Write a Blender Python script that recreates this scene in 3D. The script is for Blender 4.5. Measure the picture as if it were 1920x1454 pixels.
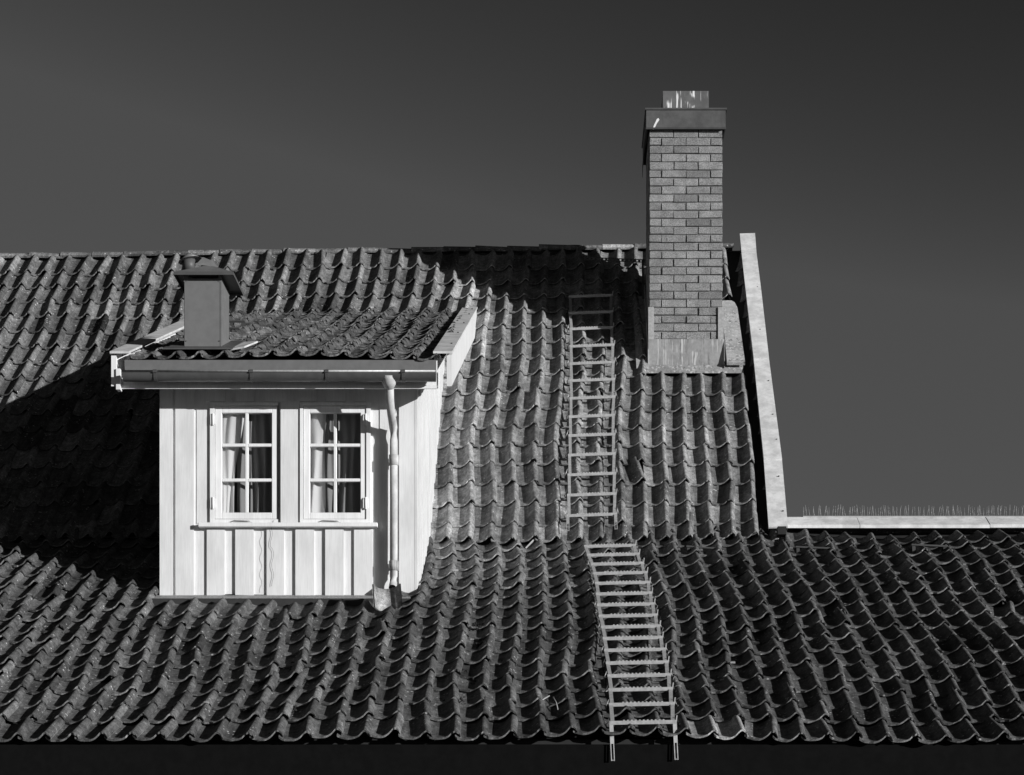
import bpy, bmesh, math, random
from mathutils import Vector, Matrix

C = bpy.context.scene.collection
for o in list(bpy.data.objects):
    bpy.data.objects.remove(o)

# ------------------------------------------------------------------ camera, light, exposure
F, CX, CY, EYE = 4000.0, 1060.0, 1800.0, 1.6        # focal length and axis point in photo pixels, eye height in metres
cam_d = bpy.data.cameras.new('camera')
cam = bpy.data.objects.new('camera', cam_d)
C.objects.link(cam)
cam.location = (0, 0, EYE)
cam.rotation_euler = (math.radians(90), 0, 0)
cam_d.sensor_width = 36.0
cam_d.lens = 36.0 * F / 1920.0
cam_d.shift_x = (960.0 - CX) / 1920.0
cam_d.shift_y = (CY - 727.0) / 1920.0
cam_d.clip_end = 5000
bpy.context.scene.camera = cam

AZ, EL = math.radians(55.0), math.radians(9.8)      # sun: to the right of the facade's normal, low
sun_vec = Vector((math.sin(AZ) * math.cos(EL), -math.cos(AZ) * math.cos(EL), math.sin(EL)))
sun_d = bpy.data.lights.new('sun', 'SUN')
sun_d.energy = 4.8
sun_d.angle = math.radians(0.5)
sun_d.color = (1, 1, 1)                               # black-and-white photograph
sun = bpy.data.objects.new('sun', sun_d)
C.objects.link(sun)
sun.location = (20, -10, 20)
sun.rotation_euler = sun_vec.to_track_quat('Z', 'Y').to_euler()

world = bpy.data.worlds.new('World')
bpy.context.scene.world = world
world.use_nodes = True
wn, wl = world.node_tree.nodes, world.node_tree.links
wn.clear()
sky = wn.new('ShaderNodeTexSky')
sky.sky_type = 'NISHITA'
sky.sun_disc = False
sky.sun_elevation = EL
sky.sun_rotation = math.pi - AZ
sky.air_density = 1.0
sky.dust_density = 0.6
sky.ozone_density = 1.0
sepc = wn.new('ShaderNodeSeparateColor')              # red-filter monochrome: the sky's red channel as grey
cmb = wn.new('ShaderNodeCombineColor')
bg = wn.new('ShaderNodeBackground')
bg.inputs['Strength'].default_value = 0.06
wo = wn.new('ShaderNodeOutputWorld')
wl.new(sky.outputs[0], sepc.inputs[0])
def wmath(op, a, b):
    n = wn.new('ShaderNodeMath'); n.operation = op
    for q, v in zip(n.inputs, (a, b)):
        if hasattr(v, 'node'): wl.new(v, q)
        else: q.default_value = v
    return n.outputs[0]
rel = wmath('DIVIDE', sepc.outputs[0], 1.47)          # film response: steep below the in-view sky tone, soft above it
tone = wmath('MINIMUM', wmath('POWER', rel, 3.6), wmath('POWER', rel, 0.45))
for k in range(3):
    wl.new(tone, cmb.inputs[k])
wl.new(cmb.outputs[0], bg.inputs[0])
wl.new(bg.outputs[0], wo.inputs[0])

vs = bpy.context.scene.view_settings
vs.view_transform = 'Standard'
vs.look = 'None'
vs.gamma = 1.0
vs.use_curve_mapping = False
vs.exposure = 0.25

R = random.Random(7)

# ------------------------------------------------------------------ helpers
def P(px, py, Y):
    """World point seen at photo pixel (px, py) at distance Y in front of the camera."""
    return Vector(((px - CX) * Y / F, Y, EYE + (CY - py) * Y / F))

def zz(py, Y):
    return EYE + (CY - py) * Y / F

WORLD = {}                                            # world location of each parent

class MB:
    def __init__(s):
        s.v, s.f, s.sm = [], [], []
    def add(s, verts, faces, smooth=False):
        n = len(s.v)
        s.v += [Vector(v) for v in verts]
        s.f += [tuple(i + n for i in f) for f in faces]
        s.sm += [smooth] * len(faces)
        return s
    def hexa(s, p):
        """eight corners: 0-3 one end ring, 4-7 the other"""
        return s.add(p, [(3, 2, 1, 0), (4, 5, 6, 7), (0, 1, 5, 4), (1, 2, 6, 5), (2, 3, 7, 6), (3, 0, 4, 7)])
    def box(s, x0, x1, y0, y1, z0, z1):
        return s.hexa([(x0, y0, z0), (x1, y0, z0), (x1, y1, z0), (x0, y1, z0), (x0, y0, z1), (x1, y0, z1), (x1, y1, z1), (x0, y1, z1)])
    def bar(s, a, b, w, h, up=Vector((0, 0, 1))):
        """bar from a to b, width w across, height h along up"""
        a, b = Vector(a), Vector(b)
        d = (b - a).normalized()
        side = d.cross(up).normalized() * (w / 2)
        u = side.cross(d).normalized() * (h / 2)
        r = [-side - u, side - u, side + u, -side + u]
        return s.hexa([a + q for q in r] + [b + q for q in r])
    def tube(s, pts, r, n=8, cap=True, smooth=True):
        pts = [Vector(p) for p in pts]
        rs = r if isinstance(r, (list, tuple)) else [r] * len(pts)
        ring = []
        ref = Vector((0.13, 0.21, 0.97))
        for i, p in enumerate(pts):
            d = (pts[min(i + 1, len(pts) - 1)] - pts[max(i - 1, 0)]).normalized()
            rf = ref if abs(d.dot(ref)) < 0.95 else Vector((1, 0, 0))
            u = d.cross(rf).normalized()
            w = d.cross(u)
            ring.append([p + (u * math.cos(2 * math.pi * k / n) + w * math.sin(2 * math.pi * k / n)) * rs[i] for k in range(n)])
        fs = []
        for i in range(len(pts) - 1):
            for k in range(n):
                a, b = i * n + k, i * n + (k + 1) % n
                fs.append((a, b, b + n, a + n))
        s.add([v for q in ring for v in q], fs, smooth)
        if cap:
            m = len(s.v) - len(pts) * n
            s.f += [tuple(m + k for k in range(n))[::-1], tuple(m + (len(pts) - 1) * n + k for k in range(n))]
            s.sm += [False, False]
        return s
    def prism(s, poly, off):
        """extrude a polygon by the vector off"""
        n = len(poly)
        off = Vector(off)
        vs_ = [Vector(p) for p in poly] + [Vector(p) + off for p in poly]
        return s.add(vs_, [tuple(range(n))[::-1], tuple(range(n, 2 * n))] + [(i, (i + 1) % n, (i + 1) % n + n, i + n) for i in range(n)])
    def build(s, name, mat, parent=None, bevel=0):
        lo = Vector((min(v.x for v in s.v), min(v.y for v in s.v), min(v.z for v in s.v)))
        hi = Vector((max(v.x for v in s.v), max(v.y for v in s.v), max(v.z for v in s.v)))
        c = (lo + hi) / 2
        me = bpy.data.meshes.new(name)
        me.from_pydata([v - c for v in s.v], [], s.f)
        me.polygons.foreach_set('use_smooth', s.sm)
        me.update()
        bm = bmesh.new()
        bm.from_mesh(me)
        bmesh.ops.recalc_face_normals(bm, faces=bm.faces)
        if bevel:
            bmesh.ops.bevel(bm, geom=bm.edges[:], offset=bevel, segments=1, affect='EDGES')
        bm.to_mesh(me)
        bm.free()
        me.materials.append(mat)
        o = bpy.data.objects.new(name, me)
        C.objects.link(o)
        o.parent = parent
        o.location = c - (WORLD[parent.name] if parent else Vector())
        WORLD[o.name] = c
        return o

def tag(o, label=None, cat=None, group=None, kind=None):
    if label: o['label'] = label
    if cat: o['category'] = cat
    if group: o['group'] = group
    if kind: o['kind'] = kind
    return o

def thing(name, loc, label, cat, group=None, kind=None):
    o = bpy.data.objects.new(name, None)
    C.objects.link(o)
    o.location = loc
    o.empty_display_size = 0.1
    WORLD[o.name] = Vector(loc)
    return tag(o, label, cat, group, kind)

def mesh_obj(name, me, parent, M):
    """object of shared mesh data at world matrix M under a parent that is not rotated"""
    o = bpy.data.objects.new(name, me)
    C.objects.link(o)
    o.parent = parent
    o.matrix_local = Matrix.Translation(-WORLD[parent.name]) @ M
    return o

# ------------------------------------------------------------------ materials (all neutral: the photograph is monochrome)
class NT:
    def __init__(s, name):
        s.m = bpy.data.materials.new(name)
        s.m.use_nodes = True
        s.n, s.l = s.m.node_tree.nodes, s.m.node_tree.links
        s.n.clear()
        s.out = s.n.new('ShaderNodeOutputMaterial')
        s.b = s.n.new('ShaderNodeBsdfPrincipled')
        s.l.new(s.b.outputs[0], s.out.inputs[0])
        s.pos = s.n.new('ShaderNodeNewGeometry').outputs['Position']
    def put(s, sock, val):
        if hasattr(val, 'node'): s.l.new(val, sock)
        else: sock.default_value = val
    def math(s, op, a, b=0.0, clamp=False):
        n = s.n.new('ShaderNodeMath'); n.operation = op; n.use_clamp = clamp
        s.put(n.inputs[0], a); s.put(n.inputs[1], b)
        return n.outputs[0]
    def scale(s, v):
        n = s.n.new('ShaderNodeVectorMath'); n.operation = 'MULTIPLY'
        s.l.new(s.pos, n.inputs[0]); n.inputs[1].default_value = v
        return n.outputs[0]
    def noise(s, scale, detail=3.0, rough=0.55, vec=None, dist=0.0):
        n = s.n.new('ShaderNodeTexNoise')
        s.l.new(vec or s.pos, n.inputs['Vector'])
        n.inputs['Scale'].default_value = scale; n.inputs['Detail'].default_value = detail
        n.inputs['Roughness'].default_value = rough; n.inputs['Distortion'].default_value = dist
        return n.outputs[0]
    def voro(s, scale, rnd=1.0):
        n = s.n.new('ShaderNodeTexVoronoi'); s.l.new(s.pos, n.inputs['Vector'])
        n.inputs['Scale'].default_value = scale; n.inputs['Randomness'].default_value = rnd
        return n.outputs['Distance']
    def ramp(s, v, lo, hi, a=0.0, b=1.0):
        n = s.n.new('ShaderNodeMapRange'); n.interpolation_type = 'SMOOTHSTEP'
        s.put(n.inputs[0], v)
        for k, q in zip((1, 2, 3, 4), (lo, hi, a, b)): n.inputs[k].default_value = q
        return n.outputs[0]
    def mix(s, f, a, b):
        n = s.n.new('ShaderNodeMix'); n.data_type = 'FLOAT'
        s.put(n.inputs[0], f); s.put(n.inputs[2], a); s.put(n.inputs[3], b)
        return n.outputs[0]
    def attr(s, name):
        r = []
        for t in ('OBJECT', 'GEOMETRY'):
            n = s.n.new('ShaderNodeAttribute'); n.attribute_type = t; n.attribute_name = name
            r.append(n.outputs['Fac'])
        return s.math('ADD', r[0], r[1])
    def color(s, v):
        n = s.n.new('ShaderNodeCombineColor')
        for k in range(3): s.put(n.inputs[k], v)
        s.l.new(n.outputs[0], s.b.inputs['Base Color'])
    def bump(s, h, strength=0.4, dist=0.01):
        n = s.n.new('ShaderNodeBump'); n.inputs['Strength'].default_value = strength; n.inputs['Distance'].default_value = dist
        s.l.new(h, n.inputs['Height']); s.l.new(n.outputs[0], s.b.inputs['Normal'])
    def rough(s, v): s.put(s.b.inputs['Roughness'], v)
    def metal(s, v): s.b.inputs['Metallic'].default_value = v
    def spec(s, v): s.b.inputs['Specular IOR Level'].default_value = v

def tile_material(name, base, lichen, l_amt, dark_amt, rough=0.75):
    t = NT(name)
    tone = t.attr('tone')
    big = t.noise(5.0, 4, 0.6)
    mid = t.noise(22.0, 5, 0.7)
    fine = t.noise(140.0, 3, 0.7)
    v = t.math('MULTIPLY', base, t.math('ADD', 0.5, tone))
    v = t.math('MULTIPLY', v, t.ramp(big, 0.32, 0.68, 0.74, 1.22))
    v = t.math('MULTIPLY', v, t.ramp(mid, 0.34, 0.68, 0.68, 1.32))
    v = t.math('MULTIPLY', v, t.ramp(fine, 0.32, 0.68, 0.6, 1.45))
    run = t.noise(1.0, 4, 0.65, vec=t.scale((42.0, 5.0, 5.0)))     # rain-run streaks down the slope
    v = t.math('MULTIPLY', v, t.ramp(run, 0.3, 0.7, 0.78, 1.22))
    v = t.math('MULTIPLY', v, t.math('ADD', 1.0, t.math('MULTIPLY', t.attr('lip'), 0.55)))   # worn, paler lower edge
    # pale lichen: small round spots and larger ragged crusts
    spots = t.ramp(t.voro(24.0), 0.15, 0.24, 1.0, 0.0)
    mask = t.ramp(t.noise(6.5, 2), 0.50, 0.62)
    crust = t.math('MULTIPLY', t.ramp(t.noise(38.0, 5, 0.75, dist=0.6), 0.58, 0.68), t.ramp(t.noise(4.2, 2), 0.5, 0.62))
    f = t.math('MULTIPLY', t.math('MAXIMUM', t.math('MULTIPLY', spots, mask), crust), l_amt, True)
    v = t.mix(f, v, lichen)
    # dark algae stains
    d = t.math('MULTIPLY', t.ramp(t.noise(3.1, 4, 0.7, vec=t.scale((1.6, 0.7, 0.7))), 0.56, 0.72), dark_amt)
    v = t.mix(d, v, base * 0.28)
    t.color(v)
    t.rough(rough); t.spec(0.12)
    t.bump(t.math('ADD', t.math('MULTIPLY', mid, 0.6), t.math('MULTIPLY', fine, 0.5)), 0.4, 0.005)
    return t.m

def plain(name, v, rough=0.6, var=0.12, metal=0.0, scale=14.0, bump=0.0, grain=0.0, spec=0.3):
    t = NT(name)
    a = t.noise(scale, 4, 0.6)
    c = t.math('MULTIPLY', v, t.ramp(a, 0.3, 0.7, 1 - var, 1 + var))
    if grain:
        c = t.math('MULTIPLY', c, t.ramp(t.noise(220.0, 2), 0.3, 0.7, 1 - grain, 1 + grain))
    t.color(c); t.rough(rough); t.metal(metal); t.spec(spec)
    if bump: t.bump(t.noise(scale * 6, 3), bump, 0.004)
    return t.m

def painted_wood(name, v):
    t = NT(name)
    g = t.noise(1.0, 4, 0.65, vec=t.scale((130.0, 130.0, 5.0)))
    d = t.noise(2.2, 4, 0.65, vec=t.scale((3.0, 3.0, 1.0)))
    c = t.math('MULTIPLY', v, t.ramp(g, 0.3, 0.7, 0.92, 1.04))
    c = t.math('MULTIPLY', c, t.ramp(d, 0.3, 0.75, 1.04, 0.87))
    knots = t.ramp(t.voro(5.5), 0.012, 0.03, 0.55, 1.0)
    t.color(t.math('MULTIPLY', c, knots)); t.rough(0.55)
    t.bump(g, 0.25, 0.002)
    return t.m

def stained_metal(name, v, dark, amt=0.8, light=None):
    t = NT(name)
    a = t.noise(7.0, 5, 0.7)
    st = t.noise(1.0, 4, 0.7, vec=t.scale((34.0, 34.0, 4.0)))
    c = t.math('MULTIPLY', v, t.ramp(a, 0.3, 0.7, 0.78, 1.2))
    f = t.math('MULTIPLY', t.ramp(st, 0.50, 0.68), t.ramp(t.noise(3.3, 3), 0.42, 0.62))
    c = t.mix(t.math('MULTIPLY', f, amt), c, dark)
    if light:
        g = t.math('MULTIPLY', t.ramp(t.noise(1.0, 3, 0.6, vec=t.scale((46.0, 46.0, 2.2))), 0.56, 0.60), t.ramp(t.noise(5.0, 2), 0.36, 0.46))
        c = t.mix(g, c, light)
    t.color(c); t.rough(0.65); t.spec(0.15)
    t.bump(a, 0.15, 0.004)
    return t.m

def brick_material():
    t = NT('brick')
    tone = t.attr('tone')
    g = t.noise(95.0, 4, 0.75)
    m = t.noise(11.0, 3)
    v = t.math('MULTIPLY', 0.22, t.math('ADD', 0.5, tone))
    v = t.math('MULTIPLY', v, t.ramp(g, 0.34, 0.66, 0.52, 1.42))
    v = t.math('MULTIPLY', v, t.ramp(m, 0.3, 0.7, 0.82, 1.15))
    t.color(v); t.rough(0.9)
    t.bump(g, 0.9, 0.008)
    return t.m

def glass_material():
    m = bpy.data.materials.new('window_glass')
    m.use_nodes = True
    n, l = m.node_tree.nodes, m.node_tree.links
    n.clear()
    out = n.new('ShaderNodeOutputMaterial'); mx = n.new('ShaderNodeMixShader')
    tr = n.new('ShaderNodeBsdfTransparent'); gl = n.new('ShaderNodeBsdfGlossy'); fr = n.new('ShaderNodeLayerWeight'); pw = n.new('ShaderNodeMath'); pw.operation = 'POWER'; pw.inputs[1].default_value = 4.0; ad = n.new('ShaderNodeMath'); ad.operation = 'MULTIPLY_ADD'; ad.inputs[1].default_value = 0.9; ad.inputs[2].default_value = 0.05
    l.new(fr.outputs['Facing'], pw.inputs[0]); l.new(pw.outputs[0], ad.inputs[0])
    tr.inputs[0].default_value = (0.86, 0.86, 0.86, 1)
    gl.inputs['Roughness'].default_value = 0.02
    no = n.new('ShaderNodeTexNoise'); no.inputs['Scale'].default_value = 5.0
    bp = n.new('ShaderNodeBump'); bp.inputs['Strength'].default_value = 0.05; bp.inputs['Distance'].default_value = 0.02
    l.new(no.outputs[0], bp.inputs['Height']); l.new(bp.outputs[0], gl.inputs['Normal'])
    l.new(ad.outputs[0], mx.inputs[0]); l.new(tr.outputs[0], mx.inputs[1]); l.new(gl.outputs[0], mx.inputs[2])
    l.new(mx.outputs[0], out.inputs[0])
    return m

def cloth_material(name, v, transl):
    m = bpy.data.materials.new(name)
    m.use_nodes = True
    n, l = m.node_tree.nodes, m.node_tree.links
    n.clear()
    out = n.new('ShaderNodeOutputMaterial'); mx = n.new('ShaderNodeMixShader')
    d = n.new('ShaderNodeBsdfDiffuse'); t = n.new('ShaderNodeBsdfTranslucent')
    d.inputs[0].default_value = t.inputs[0].default_value = (v, v, v, 1)
    mx.inputs[0].default_value = transl
    l.new(d.outputs[0], mx.inputs[1]); l.new(t.outputs[0], mx.inputs[2]); l.new(mx.outputs[0], out.inputs[0])
    return m

M_UP = tile_material('weathered_clay_tile', 0.158, 0.62, 0.75, 0.65, 0.75)
M_LOW = tile_material('dark_clay_tile', 0.082, 0.42, 0.95, 0.75, 0.8)
M_DORM = tile_material('mossy_clay_tile', 0.09, 0.22, 0.35, 0.5, 0.85)
M_RIDGE = tile_material('ridge_clay_tile', 0.17, 0.6, 1.0, 0.8, 0.75)
M_DECK = plain('roof_underlay', 0.02, 0.9)
M_WALL = painted_wood('light_painted_board', 0.67)
M_WHITE = painted_wood('white_painted_wood', 0.76)
M_SIDE = painted_wood('side_wall_paint', 0.63)
M_CAP = stained_metal('white_sheet_metal', 0.62, 0.35, 0.5)
M_BARGE = stained_metal('barge_cap_sheet', 0.50, 0.38, 0.4)
M_VERGE = stained_metal('verge_cap_sheet', 0.62, 0.42, 0.4)
M_ZINC = stained_metal('stained_zinc_flashing', 0.26, 0.09, 0.8, 0.45)
M_ZINC2 = stained_metal('weathered_zinc_flashing', 0.36, 0.05, 1.0, 0.5)
M_LEAD = plain('dark_apron_sheet', 0.035, 0.5)
M_GREY = plain('grey_painted_sheet', 0.145, 0.45, 0.06)
M_GREYD = plain('dark_hood_sheet', 0.075, 0.5, 0.1)
M_CAPG = stained_metal('chimney_cap_sheet', 0.085, 0.06, 0.5)
M_FLUE = stained_metal('flue_sheet', 0.12, 0.08, 0.4, 0.7)
M_GUT = plain('gutter_metal', 0.11, 0.32, 0.1, 0.4)
M_DRIP = plain('drip_edge_sheet', 0.15, 0.45, 0.08)
M_PIPE = stained_metal('downpipe_paint', 0.45, 0.30, 0.5)
M_GALV = plain('galvanised_steel', 0.40, 0.42, 0.15, 0.25, 40.0)
M_BLACK = plain('black_paint', 0.006, 0.9, spec=0.02)
M_IRON = plain('dark_iron', 0.05, 0.6)
M_BRICK = brick_material()
M_MORTAR = plain('mortar', 0.15, 0.95, 0.2, bump=0.4)
M_GLASS = glass_material()
M_SHEER = cloth_material('sheer_curtain', 0.85, 0.3)
M_DRAPE = cloth_material('grey_drape', 0.26, 0.15)
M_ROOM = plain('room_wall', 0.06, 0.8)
M_MOSS = plain('moss', 0.02, 0.95, 0.4, bump=0.8)
M_TWIG = plain('dry_twig', 0.32, 0.8)
M_HOUSE = plain('dark_house_paint', 0.03, 0.7)
M_GROUND = plain('ground', 0.14, 0.9, 0.25, scale=0.7)
M_PLASTIC = plain('clear_grey_plastic', 0.35, 0.3)
M_BROWN = tile_material('pale_loose_tile', 0.2, 0.4, 0.5, 0.3)

# ------------------------------------------------------------------ roof surfaces: height over (x, Y)
SL, SU, SD = 0.499, 0.947, 0.378                      # slopes: lower, upper, dormer
def z_low(Y): return EYE + SL * Y - 5.81
def z_up(Y): return EYE + SU * Y - 14.364
def z_dor(Y): return EYE + 4.88 + SD * (Y - 17.35)
def wob_low(x, Y): return 0.016 * math.sin(1.3 * x + 0.9 * Y + 1.0) + 0.012 * math.sin(2.3 * x - 1.7 * Y) + 0.008 * math.sin(3.9 * x + 0.6) - 0.05 * min(1, max(0, (Y - 18.7) / .7)) * min(1, max(0, (x - 1.7) / .3))
def wob_up(x, Y): return 0.018 * math.sin(1.1 * x + 1.2 * Y + 2.0) + 0.012 * math.sin(2.1 * x - 0.8 * Y) + 0.0125 * (x + 0.9) * max(0, (Y - 19.0) / 4.3)
def wob_dor(x, Y): return 0.012 * math.sin(2.2 * x + 1.1 * Y) + 0.008 * math.sin(3.7 * x - 2.0 * Y)

PROF = [(-.03, .42), (.05, .22), (.15, .09), (.31, .0), (.47, .03), (.60, .15), (.71, .37), (.80, .66), (.87, .90), (.93, 1.0), (.99, .93), (1.06, .70), (1.115, .34)]

def tile_arrays(rng, w, L, A, th, lift, bottom):
    n = len(PROF)
    V, Fc, S = [], [], []
    jy = [rng.uniform(-.004, .004) for _ in range(n)]
    a = A * rng.uniform(.9, 1.1)
    skew = rng.uniform(-.012, .012)
    chip = rng.randrange(n) if rng.random() < .35 else -9
    for j in (0, 1):
        for k, (s, h) in enumerate(PROF):
            y = j * L + (jy[k] + (rng.uniform(.006, .016) if abs(k - chip) < 1 else 0) if j == 0 else 0)
            V.append((s * w + skew * j, y, h * a + lift * (1 - j) + rng.uniform(-.0015, .0015)))
    for k in range(n - 1):
        Fc.append((k, k + 1, k + 1 + n, k + n)); S.append(True)
    b = len(V)
    for k in range(n):                                   # front lip
        V.append(V[k])
    for k in range(n):
        x, y, z = V[k]
        V.append((x, y + .003, z - th))
    for k in range(n - 1):
        Fc.append((b + n + k, b + n + k + 1, b + k + 1, b + k)); S.append(False)
    e = len(V)                                           # right-hand edge of the roll
    x, y, z = V[n - 1]; x2, y2, z2 = V[2 * n - 1]
    V += [(x, y, z), (x2, y2, z2), (x2 - .004, y2, z2 - th), (x - .004, y, z - th)]
    Fc.append((e, e + 3, e + 2, e + 1)); S.append(False)
    if bottom:
        for k in range(n - 1):
            x, y, z = V[k + n]
            V.append((x, y, z - th))
        x, y, z = V[2 * n - 1]
        V.append((x, y, z - th))
        m = len(V) - n
        for k in range(n - 1):
            Fc.append((b + n + k + 1, b + n + k, m + k, m + k + 1)); S.append(True)
    return V, Fc, S

def variants(count, seed, *a):
    rng = random.Random(seed)
    return [tile_arrays(rng, *a) for _ in range(count)]

def to_mesh(name, arr, mat):
    me = bpy.data.meshes.new(name)
    me.from_pydata(arr[0], [], arr[1])
    me.polygons.foreach_set('use_smooth', arr[2])
    me.attributes.new('lip', 'FLOAT', 'POINT').data.foreach_set('value', lip_values(arr))
    me.materials.append(mat)
    me.update()
    return me

def lip_values(arr):
    n = len(PROF)
    return [1.0 if 2 * n <= k < 4 * n else 0.0 for k in range(len(arr[0]))]

def lay(parent, zf, wob, xcol, rows, cols, keep, w, L, mat, seed, A=.052, th=.015, lift=.028, jit=1.0, eave=True, limit=300, tone_fn=None):
    """lay pantiles; the `limit` that show largest become parts, the rest one stuff part"""
    rng = random.Random(seed)
    vs_ = variants(14, seed + 1, w, L, A, th, lift, False)
    ve_ = variants(8, seed + 2, w, L, A, th, lift + .004, True)
    spots = []
    for j, Y in enumerate(rows):
        for i in range(*cols):
            x = xcol(i, Y)
            if not keep(x + w * .5, Y): continue
            pj = rng.uniform(-1, 1)
            ex = .01
            z = zf(Y) + wob(x, Y)
            Yb = Y + .25
            v = Vector((xcol(i, Yb) - x, .25, zf(Yb) + wob(x, Yb) - z)).normalized()
            X = Vector((1, 0, wob(x + .1, Y) * 10 - wob(x, Y) * 10)).normalized()
            N = X.cross(v).normalized()
            X = v.cross(N).normalized()
            M = Matrix((X, v, N)).transposed().to_4x4()
            M.translation = Vector((x, Y, z)) + X * rng.gauss(0, .005 * jit) + v * rng.gauss(0, .007 * jit) + N * (abs(rng.gauss(0, .003 * jit)))
            big = 3.2 if rng.random() < .07 and x < 1.6 - 9 * (zf is z_dor) + 9 * (zf is z_low) else 1.0
            if big > 1: M.translation += v * rng.uniform(-.035, .01)
            M = M @ Matrix.Rotation(math.radians(rng.gauss(0, 1.1 * jit * big)), 4, 'Z') @ Matrix.Rotation(math.radians(rng.gauss(0, .9 * jit)), 4, 'Y') @ Matrix.Rotation(math.radians(rng.gauss(0, .6 * jit)), 4, 'X')
            if zf is z_up and x + w * .5 > 1.76: M.translation -= N * .065      # last column tucked under the verge capping
            tone = min(1.1, max(0.0, rng.gauss(.5, .2)))
            r_ = rng.random()
            tone += -.28 if r_ < .09 else (.38 if r_ > .93 else 0)
            if tone_fn: tone = tone_fn(i, j, x, Y, tone)
            arr = (rng.choice(ve_) if (eave and j == 0) else rng.choice(vs_))
            q = M @ Vector((w * .5, L * .4, .03))
            px, py = CX + q.x * F / q.y, CY - (q.z - EYE) * F / q.y
            seen = -30 < px < 1950 and 0 < py < 1454 and keep(x + w * .5, Y)
            if 300 < px < 815 and py < 1110 and zf is not z_dor and py > 585: seen = False
            spots.append((not seen, Y, arr, M, tone))
    order = sorted(range(len(spots)), key=lambda k: (spots[k][0], spots[k][1]))
    meshes = {}
    V, Fc, S, T, LP = [], [], [], [], []
    for r, k in enumerate(order):
        hid, Y, arr, M, tone = spots[k]
        if r < limit and not hid:
            if id(arr) not in meshes: meshes[id(arr)] = to_mesh('roof_tile', arr, mat)
            o = mesh_obj('roof_tile', meshes[id(arr)], parent, M)
            o['tone'] = tone
        else:
            b = len(V)
            V += [M @ Vector(p) for p in arr[0]]
            Fc += [tuple(q + b for q in f) for f in arr[1]]
            S += arr[2]
            T += [tone] * len(arr[0])
            LP += lip_values(arr)
    if V:
        me = bpy.data.meshes.new('roof_tiling')
        base = WORLD[parent.name]
        me.from_pydata([v - base for v in V], [], Fc)
        me.polygons.foreach_set('use_smooth', S)
        at = me.attributes.new('tone', 'FLOAT', 'POINT')
        at.data.foreach_set('value', T)
        me.attributes.new('lip', 'FLOAT', 'POINT').data.foreach_set('value', LP)
        me.materials.append(mat)
        o = bpy.data.objects.new('roof_tiling', me)
        C.objects.link(o)
        o.parent = parent
        o['kind'] = 'stuff'

# ------------------------------------------------------------------ ground and house body
g = MB().add([(-600, -600, 0), (600, -600, 0), (600, 1500, 0), (-600, 1500, 0)], [(0, 1, 2, 3)]).build('ground', M_GROUND)
tag(g, kind='structure')

ZE = z_low(14.7)
house = thing('house', (0, 15, 0), 'black-painted house wall and eaves board beneath the tiled roof', 'house')
MB().box(-9, 8.5, 15.0, 15.15, 0, ZE + .1).build('wall', M_HOUSE, house)
MB().box(-9, 8.5, 14.672, 14.75, ZE - .42, ZE - .045).build('eaves_board', M_BLACK, house)
MB().box(-9, 8.5, 14.75, 15.0, ZE - .42, ZE - .39).build('soffit', M_BLACK, house)
MB().prism([(2.0, 19.0, 3), (2.0, 27.6, 3), (2.0, 27.6, z_up(19.0)), (2.0, 23.35, z_up(23.3) - .05), (2.0, 19.0, z_up(19.0) - .05)], (-.12, 0, 0)).build('gable_wall', M_HOUSE, house)
MB().box(-9, 8.5, 27.5, 27.6, 0, z_up(19.0)).build('wall', M_HOUSE, house)

# ------------------------------------------------------------------ lower roof
XL0, XR0, YB = -3.367, -1.249, 17.72                  # dormer front corners and plane
lower = thing('lower_roof', (0, 14.7, z_low(14.7)), 'shallow dark pantiled lower roof running along the bottom above the black eaves board', 'roof', kind='thing')
WL = .1993
def xcol_low(i, Y): return -3.7585 - .92 * WL + i * WL - .012 * (Y - 14.65) + .028 * math.sin(1.5 * Y + .8 * xb(i) + .4) * min(1, (Y - 14.4) / 2) + .014 * math.sin(3.1 * Y - 1.3 * xb(i))
def xb(i): return -3.7585 + i * .2
rows_low = [14.63] + [14.96 + .2635 * k for k in range(19)]
def keep_low(x, Y):
    if XL0 - .02 < x < XR0 - .10 and Y > 17.2: return False
    if x < 1.86 and Y > 19.3: return False
    return Y < 19.3
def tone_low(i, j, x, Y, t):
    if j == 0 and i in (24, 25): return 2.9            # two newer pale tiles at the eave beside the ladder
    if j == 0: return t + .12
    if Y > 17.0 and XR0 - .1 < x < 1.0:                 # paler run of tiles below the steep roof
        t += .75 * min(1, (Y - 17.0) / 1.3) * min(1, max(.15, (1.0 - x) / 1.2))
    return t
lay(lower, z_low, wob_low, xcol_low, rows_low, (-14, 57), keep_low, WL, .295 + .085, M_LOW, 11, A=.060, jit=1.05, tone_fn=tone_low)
d = MB()
nx, ny = 28, 12
for a in range(nx):
    for b in range(ny):
        q = []
        for (aa, bb) in ((a, b), (a + 1, b), (a + 1, b + 1), (a, b + 1)):
            x = -9 + 17.4 * aa / nx; Y = 14.72 + (19.72 - 14.72) * bb / ny
            q.append((x, Y, z_low(Y) + wob_low(x, Y) - .022))
        d.add(q, [(0, 1, 2, 3)])
d.build('roof_deck', M_DECK, lower)
MB().add([(2.0, 19.72, z_low(19.72) - .05), (8.4, 19.72, z_low(19.72) - .05), (8.4, 25, z_low(19.72) - 2.5), (2.0, 25, z_low(19.72) - 2.5)], [(0, 1, 2, 3)]).build('back_slope', M_LOW, lower)
# battens under the eave row
MB().box(-9, 8.4, 14.76, 14.80, ZE - .035, ZE - .0).build('eaves_batten', M_DECK, lower)

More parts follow.
